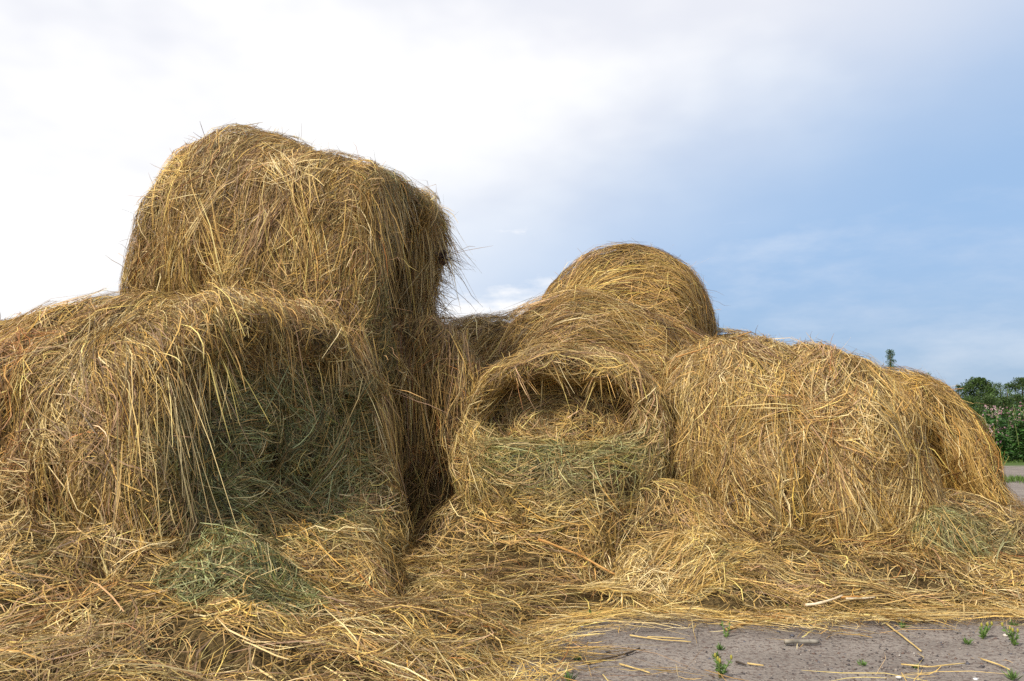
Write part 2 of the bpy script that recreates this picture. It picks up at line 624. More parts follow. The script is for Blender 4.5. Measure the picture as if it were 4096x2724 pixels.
def hoop(surf, grav=0.0):
    ax = surf.axis

    def f(P, Nn):
        h = np.cross(ax, Nn)
        m = np.linalg.norm(h, axis=1, keepdims=True)
        h = unit(h + 1e-6)
        # on the flat ends the hoop direction fades out: circle about the centre instead
        rel = P - surf.centre
        cc = unit(np.cross(ax, rel) + 1e-6)
        h = np.where(m > 0.45, h, cc)
        h = h * np.where(h[:, 2:3] > 0, -1, 1)
        gz = np.zeros_like(P)
        gz[:, 2] = -1
        return unit(h * (1 - grav) + gz * grav + 1e-6)
    return f


def fall(side=(0, 0, 0)):
    sd = np.array(side, float)

    def f(P, Nn):
        g = np.zeros_like(P)
        g[:, 2] = -1
        return g + sd
    return f


def along(dx, dy, wob=0.6, seed=3):
    def f(P, Nn):
        a = math.atan2(dy, dx) + wob * noise(P, 0.7, seed, 2)
        return np.stack([np.cos(a), np.sin(a), np.zeros(len(P))], 1)
    return f


def blob(c, r):
    c = np.array(c)
    r = np.array(r)
    return lambda P: np.exp(-(((P - c) / r) ** 2).sum(-1))


def bale(label, surf, origin, straw_sets, body_mat=None, group='round hay bales heaped on the yard', name='hay_bale', cat='hay bale', stalks=10, stems=450):
    t = empty(name, origin)
    tag(t, label, cat, group)
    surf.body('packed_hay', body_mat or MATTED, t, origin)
    for nm, sets in straw_sets:
        emit(nm, t, origin, *sets)
    # thicker single stalks lying on the bale, each a part
    cur, wd, nm_, col = layer(surf, stalks / DENS, fall((.3, 0, 0)), per=2, length=(.34, .3), stray=.5, thick=.05, ang_c=.5, K=5, poke=.3,
                              weight=lambda P, Nn: (P[..., 2] > .35) * ((unit(CAM - P) * Nn).sum(-1) > .1))
    for c_ in cur:
        o_ = tube('stalk', c_, np.linspace(.0048, .0028, 5) * rng.uniform(.7, 1.3), STALKS[int(rng.integers(0, 4))], t, origin, 5)
    emit('loose_stems', t, origin, wisps(surf, stems, lambda P, Nn: (Nn[..., 2] > 0.1) * (P[..., 2] > .5) * 1.0, length=(.10, .5), out=.35))
    return t


def rim(surf, row, v0, v1, m=120):
    """edge points of a loft between two angles in degrees (0 = right of the end face, 90 = top)"""
    ph = np.radians(np.linspace(v0, v1, m)) / (2 * math.pi) * (surf.nv - 1)
    return surf.get(surf.P, np.full(m, float(row)), ph), ph


# ------------------------------------------------------------------ tubes, leaves
def tube_mesh(pts, radii, sides=6):
    pts = np.asarray(pts, float)
    T = unit(np.gradient(pts, axis=0))
    a = np.tile(np.array([0.0, 0.0, 1.0]), (len(pts), 1))
    a[np.abs(T[:, 2]) > 0.9] = (1, 0, 0)
    s1 = unit(np.cross(T, a))
    s2 = np.cross(T, s1)
    ph = np.arange(sides) * 2 * math.pi / sides
    r = np.asarray(radii, float)[:, None, None]
    V = pts[:, None] + r * (np.cos(ph)[None, :, None] * s1[:, None] + np.sin(ph)[None, :, None] * s2[:, None])
    n = len(pts)
    idx = np.arange(n * sides).reshape(n, sides)
    nx = np.roll(idx, -1, 1)
    f = np.stack([idx[:-1], nx[:-1], nx[1:], idx[1:]], -1).reshape(-1, 4)
    caps = []
    for ring, c in ((0, n * sides), (n - 1, n * sides + 1)):
        for k in range(sides):
            a_, b_ = idx[ring, k], nx[ring, k]
            caps.append([a_, b_, c, c] if ring else [b_, a_, c, c])
    V = np.concatenate([V.reshape(-1, 3), pts[:1], pts[-1:]])
    return V, f, np.array(caps)[:, :3]


def tube(name, pts, radii, mat, parent=None, origin=(0, 0, 0), sides=6):
    V, f, caps = tube_mesh(pts, radii, sides)
    tri = np.concatenate([f[:, [0, 1, 2]], f[:, [0, 2, 3]], caps])
    return mesh_obj(name, V, tri, mat, parent, smooth_=True, origin=origin)


def leaf_quads(centres, axes, norms, L, Wd):
    """rhombic leaves"""
    side = unit(np.cross(axes, norms))
    a, b = centres, centres + axes * L[:, None]
    m = centres + axes * (L * 0.45)[:, None]
    V = np.stack([a, m + side * Wd[:, None] / 2, b, m - side * Wd[:, None] / 2], 1).reshape(-1, 3)
    f = np.arange(len(centres) * 4).reshape(-1, 4)
    return V, f


LEAF = straw_material('leaf', 0.25, 0.5)
BARK = plain('bark', (0.10, 0.065, 0.04), 0.9, (0.16, 0.11, 0.075), 12)


def leaves_obj(name, c, ax, nr, L, Wd, col, parent, origin):
    V, f = leaf_quads(c, ax, nr, L, Wd)
    o_ = mesh_obj(name, V, f, LEAF, parent, colors=np.repeat(np.clip(col, 0.005, 0.9), 4, 0), origin=origin)
    return o_


# ------------------------------------------------------------------ ground
def ground_material():
    m, t, b = mat_base('sandy_soil')
    g = N(t, 'ShaderNodeNewGeometry')

    def nz(scale, detail=4, off=0.0):
        n = N(t, 'ShaderNodeTexNoise')
        mp = N(t, 'ShaderNodeMapping')
        mp.inputs['Location'].default_value = (off, off, 0)
        t.links.new(g.outputs['Position'], mp.inputs[0])
        t.links.new(mp.outputs[0], n.inputs[0])
        n.inputs['Scale'].default_value = scale
        n.inputs['Detail'].default_value = detail
        return n.outputs[0]
    c = mixc(t, smooth(t, nz(2.5), 0.35, 0.65), (0.195, 0.168, 0.146), (0.262, 0.228, 0.198))
    c = mixc(t, M(t, 'MULTIPLY', smooth(t, nz(38, 6, 3.0), 0.50, 0.62), 0.7), c, (0.115, 0.082, 0.070))
    c = mixc(t, M(t, 'MULTIPLY', smooth(t, nz(75, 4, 8.0), 0.58, 0.66), 0.8), c, (0.045, 0.036, 0.036))
    c = mixc(t, M(t, 'MULTIPLY', smooth(t, nz(62, 4, 5.0), 0.60, 0.68), 0.6), c, (0.38, 0.33, 0.27))
    # grass takes over far from the yard
    sp = N(t, 'ShaderNodeSeparateXYZ')
    t.links.new(g.outputs['Position'], sp.inputs[0])
    far = smooth(t, M(t, 'ADD', sp.outputs[1], M(t, 'MULTIPLY', nz(0.5, 5, 2.0), 6.0)), 21.5, 23.0)
    c = mixc(t, far, c, (0.075, 0.115, 0.03))
    t.links.new(c, b.inputs['Base Color'])
    b.inputs['Roughness'].default_value = 0.95
    b.inputs['Specular IOR Level'].default_value = 0.15
    bp = N(t, 'ShaderNodeBump')
    bp.inputs['Strength'].default_value = 0.7
    bp.inputs['Distance'].default_value = 0.012
    t.links.new(nz(70, 6, 1.0), bp.inputs['Height'])
    t.links.new(bp.outputs[0], b.inputs['Normal'])
    return m


SOIL = ground_material()
gx = np.concatenate([[-900, -200, -40], np.linspace(-8, 10, 90), [40, 200, 900]])
gy = np.concatenate([[-60, -10], np.linspace(1, 16, 75), [25, 60, 200, 1200]])
GX, GY = np.meshgrid(gx, gy, indexing='ij')
GP = np.stack([GX, GY, np.zeros_like(GX)], -1)
inner = (np.abs(GX) < 9) & (GY > 0.9) & (GY < 16.1)
GP[..., 2] = np.where(inner, 0.010 * noise(GP, 2.0, 3, 3) + 0.004 * noise(GP, 9.0, 8, 1), 0)
gidx = np.arange(GX.size).reshape(GX.shape)
gf = np.stack([gidx[:-1, :-1], gidx[1:, :-1], gidx[1:, 1:], gidx[:-1, 1:]], -1).reshape(-1, 4)
o = mesh_obj('ground', GP.reshape(-1, 3), gf, SOIL, smooth_=True)
tag(o, 'bare grey brown sandy yard with scattered specks and grit', kind='structure')

# ------------------------------------------------------------------ the bales
hollow = lambda h0, z0, ra, rb, dpt, soft=0.35: (lambda h, z: dpt * (1 - sstep(((h - h0) / ra) ** 2 + ((z - z0) / rb) ** 2, 1 - soft, 1 + soft)))

# A: front left bale, its green end face turned to the right and to the camera
axA = unit(np.array([-0.83, 0.56, 0]))
cA = np.array([-1.50, 4.70, 0.85])
rowsA = []
for t_, s_, a_, bt_, bb_ in ((0, 0, .88, .83, .85), (.25, .8, .95, .91, .85), (.55, 1.7, 1.0, .90, .85), (.8, 2.5, 1.0, .86, .85), (1, 3.2, .95, .80, .85)):
    p = cA + axA * s_
    rowsA.append([t_, p[0], p[1], p[2], a_, bt_, bb_, 0.05])
sA = loft(rowsA, axA, 2.15, cap0=lambda h, z: 0.13 * (1 - sstep((h / .80) ** 2 + ((z + .05) / .72) ** 2, .35, 1.15)) - 0.42 * sstep(-z, .10, .85), seed=11,
          lump=(0.07, 0.045), flare=0.17, round0=0.20)
zoneA = lambda P: 1.0 * sstep(-((P - cA) @ axA), -0.42, -0.12) * sstep(1.50 + .12 * noise(P, 4, 3, 2) - P[..., 2], 0, .35) * sstep(np.linalg.norm((P - cA) - ((P - cA) @ axA)[..., None] * axA, axis=-1) + .12 * noise(P, 4, 5, 2), 0.90, 0.65)
faceA = lambda P, Nn: sstep((Nn @ -axA), 0.5, 0.8)
sideA = lambda P, Nn: 1 - faceA(P, Nn)
pA, _ = rim(sA, sA.rim0, 25, 165)
outA = np.repeat(-axA[None], len(pA), 0)
pA2, _ = rim(sA, sA.rim0, -25, 45)
outA2 = np.repeat((-axA * 0.8 + sA.hd * 0.0)[None], len(pA2), 0)
bale('big sagging hay bale at front left with dark green end face under a fringe', sA, (-1.9, 4.9, 0), [
    ('loose_straw', [
        straws(sA, 41000, hoop(sA, 0.25), weight=sideA, seed=1, zone=None, length=(0.22, 0.45), thick=0.05, ang_c=0.34, warp=0.7, stray=.33),
        straws(sA, 15000, lambda P, Nn: np.tile(np.array([[.8, .3, 0.1]]), (len(P), 1)), weight=faceA, seed=2, zone=zoneA, length=(0.15, 0.45), stray=0.6, ang_c=0.9, poke=.12, width=(0.002, 0.006), w_dry=(.14, .08, .2, .08, .22, .03, .03, .22))]),
    ('hanging_fringe', [
        hang(pA, outA, 6500, per=26, length=(0.19, 0.65), reach=0.10, spread=0.06, zone=None, sway=.2),
        hang(rim(sA, sA.rim0, 140, 225)[0], outA, 1300, per=24, length=(0.20, 0.5), reach=0.10, spread=0.06, zone=None, sway=.2),
        hang(pA2, outA2, 4200, length=(0.48, 0.35), reach=0.06, spread=0.035, w_dry=(.34, .3, .16, .08, .04, .02, .04, .02))])])

# C: dark bale on the ground behind, between the left bale and the hollow one
axC = np.array([-0.10, 1.0, 0])
rowsC = [[0, -.77, 5.86, .80, .56, .92, .8, .10], [.5, -.80, 6.6, .80, .60, .95, .8, 0], [1, -.9, 7.4, .8, .58, .9, .8, 0]]
sC = loft(rowsC, axC, 2.6, cap0=hollow(-.12, 0, .34, .7, .14), seed=21, lump=(0.07, 0.04), flare=0.15)
pC, _ = rim(sC, sC.rim0, -10, 95)
bale('shaded bale in the dark gap under the overhanging top bale', sC, (-.85, 6.7, 0), [
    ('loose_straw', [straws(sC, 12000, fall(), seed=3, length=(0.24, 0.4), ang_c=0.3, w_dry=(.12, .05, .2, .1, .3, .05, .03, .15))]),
    ('hanging_fringe', [hang(pC, np.repeat(np.array([[0.1, -1.0, 0]]), len(pC), 0), 3500, length=(0.5, 0.4), K=6)])])

# B: the bale on top of the left heap
axB = unit(np.array([-0.93, 0.36, 0]))
rowsB = []
cB = np.array([-.88, 5.85, 2.07])
for t_, s_, dz, a_, bt_, bb_, ln in ((0, .0, 0, .54, .73, .85, -.02), (.3, .58, .15, .66, .77, .80, -.10), (.6, 1.05, .33, .74, .79, .85, -.15), (.85, 1.42, .46, .74, .82, .85, -.25), (1, 1.66, .46, .66, .74, .85, -.34)):
    p = cB + axB * s_
    rowsB.append([t_, p[0], p[1], p[2] + dz, a_, bt_, bb_, ln])
sB = loft(rowsB, axB, (6.0, 2.4), cap0=hollow(.12, -.05, .40, .56, .34), round0=0.08, round1=0.28, seed=31, lump=(0.02, 0.025), flare=0.0, floor=1.2)
sideB = lambda P, Nn: 1 - sstep((Nn @ -axB), 0.5, 0.8)
faceB = lambda P, Nn: sstep((Nn @ -axB), 0.5, 0.8)
zB = lambda P: 0.55 * sstep(-((P - cB) @ axB), -0.25, -0.02)
pB, _ = rim(sB, sB.rim0, 60, 250)
pB2, _ = rim(sB, sB.rim0, -80, 60)
bale('tall rounded hay bale lying on top of the front left bale', sB, (-1.8, 6.2, 1.3), [
    ('loose_straw', [
        straws(sB, 42000, lambda P, Nn: hoop(sB, 0.2)(P, Nn) + np.array([-.35, 0, -.1]), weight=sideB, seed=4, length=(0.22, 0.42), warp=0.55, ang_c=0.3),
        straws(sB, 9000, fall(), weight=faceB, seed=5, zone=zB, length=(0.14, 0.4), stray=0.45, width=(0.002, 0.0045), w_dry=(.05, .02, .22, .1, .34, .05, .02, .2))]),
    ('hanging_fringe', [
        hang(pB, np.repeat(-axB[None], len(pB), 0), 4500, length=(0.28, 0.5), reach=0.07),
        hang(pB2, np.repeat(-axB[None], len(pB2), 0), 3000, length=(0.16, 0.5), reach=0.12, sway=0.4),
        hang(rim(sB, sB.rim0, -125, -10)[0], np.repeat(-axB[None], 120, 0), 3000, length=(0.50, 0.4), reach=0.06, spread=.06, w_dry=(.2, .08, .22, .12, .2, .05, .05, .08))]),
    ('hanging_wisps', [wisps(sB, 1400, lambda P, Nn: sstep(P[..., 0], -1.0, -.7) * sstep(2.6 - P[..., 2], 0, .4) * (Nn[..., 0] > 0), length=(.15, .6), out=.6),
                     wisps(sB, 350, lambda P, Nn: (P[..., 0] < -2.0) * (Nn[..., 0] < -.2) + 0.25 * (Nn[..., 2] > .6), length=(.12, .5), out=.5)])])

# D: hollow bale in the middle
axD = unit(np.array([0.03, 1.0, 0]))
rowsD = [[0, .39, 5.60, .80, .72, .70, .80, .30], [.5, .40, 6.2, .80, .80, .78, .80, .15], [1, .45, 6.9, .8, .76, .74, .8, 0]]
sD = loft(rowsD, axD, 2.35, cap0=lambda h, z: (0.35 - 0.08 * np.exp(-((h - .10) / .14) ** 2) + 0.04 * np.cos(h * 9)) * (1 - sstep(np.abs((h + .09) / (.66 + .05 * np.sin(z * 9))) ** 2.3 + np.abs((z - .26 - .22 * h * h + .03 * np.sin(h * 11)) / .31) ** 2.6, .90, 1.06)) - 0.34 * sstep(-z, -.10, .20) * sstep(.72 - np.abs(h) - .35 * np.maximum(-z, 0), 0, .45), seed=41, lump=(0.045, 0.03), flare=-0.28)
zD = lambda P: 0.80 * sstep(.80 - np.abs(P[..., 0] - .38) + .15 * noise(P, 4, 7, 2), 0, .35) * np.exp(-((P[..., 2] - .78) / .26) ** 2) * sstep(5.72 - P[..., 1], 0, .12)
faceD = lambda P, Nn: 1.0 + 0 * P[..., 2]


def flowD(P, Nn):
    # wrapped round the ring: tangent of circles about the hollow
    r = P - np.array([.33, 5.6, 1.05])
    t = np.stack([-r[:, 2] * 1.6, np.zeros(len(P)), r[:, 0] * 0.7], 1)
    return unit(t + 1e-6)


pD, _ = rim(sD, sD.rim0, 30, 125)
bale('greenish hay bale in the centre with a wide sunken hollow in its front', sD, (.4, 6.2, 0), [
    ('loose_straw', [straws(sD, 38000, flowD, seed=6, zone=zD, length=(0.17, 0.45), thick=0.045, warp=0.45, ang_c=0.4, stray=.4)]),
    ('hanging_fringe', [hang(pD, np.repeat(-axD[None], len(pD), 0), 1600, length=(0.13, 0.5), reach=0.08, sway=0.5)])])

# E: twisted layer behind the hollow bale
axE = np.array([1.0, 0.10, 0])
rowsE = [[0, -.62, 7.2, .9, .70, .92, .9, 0], [.25, .0, 7.25, .9, .80, 1.02, .9, 0], [.47, .55, 7.25, .9, .90, 1.24, .9, 0], [.62, .95, 7.3, .9, .90, 1.10, .9, 0], [.8, 1.5, 7.4, .9, .85, .90, .9, 0], [1, 2.1, 7.5, .9, .8, .75, .9, 0]]
sE = loft(rowsE, axE, 2.2, seed=51, lump=(0.09, 0.05), flare=0.0, round0=0.3, round1=0.3)


def flowE(P, Nn):
    r = P - np.array([.62, 7.0, 1.5])
    t = np.stack([np.ones(len(P)), np.zeros(len(P)), -0.9 * np.tanh(2.5 * r[:, 0])], 1)
    return unit(t)


bale('low slumped bale with a twisted crest behind the hollow bale', sE, (.7, 7.3, 0), [
    ('loose_straw', [straws(sE, 23000, flowE, seed=7, length=(0.26, 0.4), ang_c=0.28, thick=0.05, weight=lambda P, Nn: sstep(P[..., 2], .9, 1.2))])])

# F: round bale on the back heap
axF = unit(np.array([0.45, 0.9, 0]))
rowsF = [[0, 1.10, 8.0, 1.97, .81, .82, .85, .12], [.5, 1.30, 8.5, 1.97, .84, .86, .85, 0], [1, 1.50, 9.0, 1.97, .8, .8, .85, 0]]
sF = loft(rowsF, axF, 2.15, cap0=lambda h, z: -0.10 * (1 - np.clip((h / .8) ** 2 + (z / .8) ** 2, 0, 1)), seed=61, lump=(0.03, 0.02), flare=0.0, round0=0.35, floor=1.0)
bale('round domed hay bale standing highest at the back centre', sF, (1.45, 8.5, 1.1), [
    ('loose_straw', [straws(sF, 16000, lambda P, Nn: np.stack([np.ones(len(P)), np.zeros(len(P)), -0.9 * (P[:, 0] - 1.3)], 1), seed=8, length=(0.28, 0.35), ang_c=0.22, thick=0.03, weight=lambda P, Nn: sstep(P[..., 2], 1.4, 1.6), w_dry=(0.3, 0.06, 0.2, 0.06, 0.12, 0.03, 0.20, 0.05))])])

# G: the small piece of a further bale
axG = np.array([0.3, 1.0, 0])
rowsG = [[0, 2.25, 8.7, 1.1, .75, .92, 1.1, 0], [1, 2.5, 9.8, 1.1, .75, .92, 1.1, 0]]
sG = loft(rowsG, axG, 2.2, seed=71, nu_side=30, nv=80, round0=.3)
bale('golden top of a farther bale just right of the domed bale', sG, (2.4, 9.2, 0), [
    ('loose_straw', [straws(sG, 3500, hoop(sG), seed=9, weight=lambda P, Nn: sstep(P[..., 2], 1.3, 1.6))])])

# H: wide bale on the right, hay combed down its side
axH = unit(np.array([1.0, -0.12, 0]))
rowsH = [[0, 1.43, 6.15, .72, .66, .74, .72, .03], [.15, 1.58, 6.1, .72, .74, .84, .72, 0], [.4, 2.0, 6.05, .72, .80, .82, .72, 0], [.7, 2.40, 5.98, .72, .82, .80, .72, -.08], [.9, 2.60, 5.95, .72, .78, .76, .72, -.28], [1, 2.68, 5.93, .72, .70, .71, .72, -.36]]
sH = loft(rowsH, axH, 2.6, seed=81, lump=(0.05, 0.045), flare=0.14, round0=0.12, round1=0.12)
pH, _ = rim(sH, sH.rim1, 100, 190)
pH1, _ = rim(sH, sH.rim0 + 2, 90, 180)
bale('broad hay bale at right with pale straw combed down its front', sH, (2.2, 6.05, 0), [
    ('loose_straw', [straws(sH, 56000, fall((0.10, 0, 0)), seed=10, length=(0.23, 0.45), ang_c=0.34, warp=0.55, stray=.36, thick=0.05, w_dry=(0.30, 0.22, 0.20, 0.10, 0.08, 0.03, 0.06, 0.01))]),
    ('hanging_fringe', [
        hang(pH, np.repeat(axH[None], len(pH), 0) + np.array([0, -.6, 0]), 6000, length=(0.60, 0.35), reach=0.06, spread=0.03, pull=np.array([0.14, 0, 0]), w_dry=(0.34, 0.3, 0.16, 0.08, 0.04, 0.02, 0.06, 0)),
        hang(pH1, np.repeat(-axH[None], len(pH1), 0) + np.array([0, -.4, 0]), 3000, length=(0.55, 0.35), reach=0.05, pull=np.array([-0.12, 0, 0]))])])

# I: golden bale at the far right
axI = unit(np.array([0.10, 1.0, 0]))
rowsI = [[0, 3.20, 6.60, .62, .68, .72, .62, .42], [.5, 3.28, 7.0, .62, .76, .82, .62, .1], [1, 3.3, 7.7, .62, .75, .76, .62, 0]]
sI = loft(rowsI, axI, 2.65, cap0=lambda h, z: .75 * np.exp(-((h - .30 + .45 * z) / .15) ** 2 - ((z + .12) / .46) ** 4), seed=91, lump=(0.04, 0.03), flare=0.42, round0=0.3, round1=0.3)
pI, _ = rim(sI, sI.rim0, 20, 120)
bale('golden ochre bale at far right beside the flowering hedge', sI, (3.25, 6.7, 0), [
    ('loose_straw', [straws(sI, 24000, fall((0.30, -0.1, 0)), seed=12, length=(0.30, 0.35), ang_c=0.18, ang_s=0.12, stray=0.12, warp=0.25, w_dry=(0.32, 0.06, 0.20, 0.04, 0.08, 0.05, 0.25, 0))])])

# ------------------------------------------------------------------ loose hay on the ground
edge_px = [(1990, 2790), (2030, 2724), (2090, 2640), (2180, 2560), (2330, 2485), (2700, 2475), (2900, 2505), (3120, 2520), (3250, 2485), (3500, 2508), (3700, 2470), (3900, 2480), (4096, 2500), (4400, 2480)]
poly = [tuple(ground_at(*p)[:2]) for p in edge_px]
poly = [(0.0, 1.2)] + poly + [(4.9, 5.4), (4.3, 6.6), (4.2, 8.6), (-7, 9.5), (-7, 1.2)]
poly = np.array(poly)


def sdist(x, y):
    """signed distance to the hay's outline, positive inside"""
    d2 = np.full(x.shape, 1e9)
    ins = np.zeros(x.shape, bool)
    for (x0, y0), (x1, y1) in zip(poly, np.roll(poly, -1, 0)):
        ex, ey = x1 - x0, y1 - y0
        t = np.clip(((x - x0) * ex + (y - y0) * ey) / (ex * ex + ey * ey), 0, 1)
        d2 = np.minimum(d2, (x - x0 - t * ex) ** 2 + (y - y0 - t * ey) ** 2)
        c = ((y0 > y) != (y1 > y)) & (x < (x1 - x0) * (y - y0) / (y1 - y0 + 1e-12) + x0)
        ins ^= c
    return np.sqrt(d2) * np.where(ins, 1, -1)


BUMPS = [  # x, y, rx, ry, angle, height
    (0.35, 5.45, 0.85, 0.34, 0, 0.42), (0.9, 5.15, 0.5, 0.30, 0.2, 0.20), (-0.25, 5.7, 0.6, 0.4, 0, 0.22),
    (2.2, 5.30, 1.2, 0.32, -0.05, 0.34), (3.2, 5.45, 0.7, 0.45, 0, 0.22), (3.95, 5.95, 0.5, 0.5, 0, 0.30),
    (-2.5, 4.0, 1.2, 0.55, -0.5, 0.30), (-3.2, 4.2, 1.0, 0.6, -0.4, 0.16), (-1.7, 4.1, 0.6, 0.4, 0, 0.22),
    (1.25, 4.75, 0.5, 0.16, 0.1, 0.10), (-0.35, 3.55, 0.5, 0.2, -0.3, 0.08), (-1.3, 3.1, 0.7, 0.25, 0.1, 0.08), (0.0, 3.25, 0.22, 0.16, 0, 0.09),
    (2.5, 4.75, 0.9, 0.18, 0, 0.09)]


def hay_height(x, y):
    P = np.stack([x, y, np.zeros_like(x)], -1)
    e = sdist(x, y) + 0.14 * noise(P, 3.0, 77, 3)
    m = sstep(e, -0.03, 0.22)
    thin = 0.25 + 0.75 * sstep(e, 0.0, 0.7)
    h = 0.05 + 0.05 * noise(P, 2.2, 5, 2) + 0.05 * (1 - 2 * np.abs(noise(P, 3.8, 16, 2))) + 0.03 * noise(P, 8.5, 6, 2)
    for bx, by, rx, ry, a, hh in BUMPS:
        ca, sa = math.cos(a), math.sin(a)
        dx, dy = x - bx, y - by
        q = ((dx * ca + dy * sa) / rx) ** 2 + ((-dx * sa + dy * ca) / ry) ** 2
        h = h + hh * np.exp(-q) * (1 + 0.25 * noise(P, 3.3, 9, 2))
    return h * m * thin - 0.05 * (1 - m)


hx, hy = np.linspace(-5.2, 5.2, 270), np.linspace(2.0, 8.6, 190)
HX, HY = np.meshgrid(hx, hy, indexing='ij')
HP = np.stack([HX, HY, hay_height(HX, HY)], -1)
sHay = Surf(HP, False).orient(up=True)


def in_view(P):
    return sstep(P[..., 1] * 0.78 + 0.6 - np.abs(P[..., 0]), 0, 0.3)


def carpet_w(P, Nn):
    e = sdist(P[..., 0], P[..., 1])
    return sstep(e, -0.06, 0.16) * in_view(P) * (P[..., 1] < 7.5)


hay = empty('loose_hay', (0, 4.5, 0))
tag(hay, 'loose straw spread over the ground in front of the bales', 'loose hay', kind='stuff')
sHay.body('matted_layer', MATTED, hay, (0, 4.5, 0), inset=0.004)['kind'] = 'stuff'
zone_h = lambda P: 0.35 * noise(P, 1.6, 15, 2) * (P[..., 0] < 0) + 0.9 * blob((2.95, 5.05, .2), (.3, .2, .3))(P)
emit('straw_cover', hay, (0, 4.5, 0),
     straws(sHay, 76000, lambda P, Nn: along(1, 0.15, 1.0)(P, Nn) * .55 + np.array([-.15, -.5, -2.2]) * sstep(1 - Nn[:, 2:3], .03, .18), weight=carpet_w, seed=13, length=(0.17, 0.5), ang_c=0.65, ang_s=0.4, stray=0.45, thick=0.045, zone=zone_h, warp=0.9,
            width=(.0024, .0068), w_dry=(0.27, 0.14, 0.22, 0.13, 0.15, 0.02, 0.05, 0.03)))


def edge_w(P, Nn):
    e = sdist(P[..., 0], P[..., 1]) + 0.1 * noise(P, 2.5, 78, 2)
    return (np.exp(-(np.maximum(-e, 0) / 0.10)) * (e < 0.15) + 0.010 * (e < -0.2)) * in_view(P) * (P[..., 1] < 6)


fx, fy = np.linspace(-0.3, 5.2, 120), np.linspace(2.2, 6.5, 90)
FX, FY = np.meshgrid(fx, fy, indexing='ij')
sFlat = Surf(np.stack([FX, FY, np.full_like(FX, 0.006)], -1), False).orient(up=True)
emit('scattered_straw', hay, (0, 4.5, 0),
     straws(sFlat, 7000, along(1, 0.0, 0.8, 4), per=7, weight=edge_w, seed=14, width=(.002, .0052), length=(0.16, 0.5), ang_c=0.4, ang_s=0.3, stray=0.2, thick=0.006, poke=0.0,
            w_dry=(0.4, 0.25, 0.15, 0.05, 0.05, 0.02, 0.08, 0), spread=(0.03, 0.08)))


# heaps: things of their own lying on the carpet
def heap(label, c, rx, ry, ang, h, n, seed, zone=None, flow=None, name='hay_heap', skew=0.0, **kw):
    m1, m2 = 60, 60
    q = np.linspace(-1.25, 1.25, m1)
    U, V_ = np.meshgrid(q, q, indexing='ij')
    r2 = U ** 2 + V_ ** 2
    ca, sa = math.cos(ang), math.sin(ang)
    x = c[0] + U * rx * ca - V_ * ry * sa
    y = c[1] + U * rx * sa + V_ * ry * ca
    P = np.stack([x, y, np.zeros_like(x)], -1)
    r2 = r2 * (1 + 0.55 * noise(P, 2.2 / max(rx, ry), seed + 3, 2))
    prof = np.clip(1 - r2, 0, 1) ** 1.1
    z0 = hay_height(x, y)
    z = z0 + h * prof * (1 + 0.30 * noise(P, 5, seed, 2) + skew * U) + 0.03 * noise(P, 11, seed + 6, 2) * prof - 0.07 * sstep(r2, 0.9, 1.3)
    P[..., 2] = z
    s_ = Surf(P, False).orient(up=True)
    org = (c[0], c[1], float(hay_height(np.array([c[0]]), np.array([c[1]]))[0]))
    t = empty(name, org)
    tag(t, label, 'hay heap')
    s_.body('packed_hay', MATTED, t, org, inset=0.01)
    emit('loose_straw', t, org, straws(s_, n, flow or fall((0.5, 0, 0)), seed=seed, zone=zone, weight=lambda P, Nn: sstep(hay_height(P[..., 0], P[..., 1]) * 0 + P[..., 2] - hay_height(P[..., 0], P[..., 1]), -0.02, 0.03), **kw))
    return s_


def near(c, r, k):
    return lambda P: k * sstep(1.25 - np.hypot(P[..., 0] - c[0], P[..., 1] - c[1]) / r, 0, .45)


heap('sage green heap of fresh hay spilled below the dark green end face', (-1.26, 3.98), .38, .78, 0.20, .12, 10000, 101, zone=lambda P: near((-1.26, 3.96), .62, 1.0)(P) + .5 * noise(P, 6, 4, 2), stray=.6, length=(.14, .45), ang_c=.9, poke=.12)
heap2 = heap('rounded brown mound with ochre flowers right of the green heap', (-.94, 4.36), .38, .32, -0.3, .36, 11000, 102, zone=near((-1.0, 4.4), .25, .5), flow=lambda P, Nn: np.stack([np.ones(len(P)), np.full(len(P), -.3), -1.2 * (P[:, 0] + .95)], 1), stray=.3, length=(.22, .4), poke=.1)
heap('small tuft of pale straw fanned out before the broad right bale', (1.05, 4.72), .42, .20, 0.15, .15, 7000, 103, flow=along(.5, .8, .6, 9), stray=.35, length=(.2, .4), poke=.12, w_dry=(0.40, 0.30, 0.12, 0.04, 0.06, 0.02, 0.04, 0.02))
heap('small dull green tuft at the right foot of the broad bale', (2.74, 4.98), .24, .16, 0.0, .17, 2800, 104, zone=near((2.74, 4.98), .18, .8), stray=.6, length=(.12, .4), poke=.12)

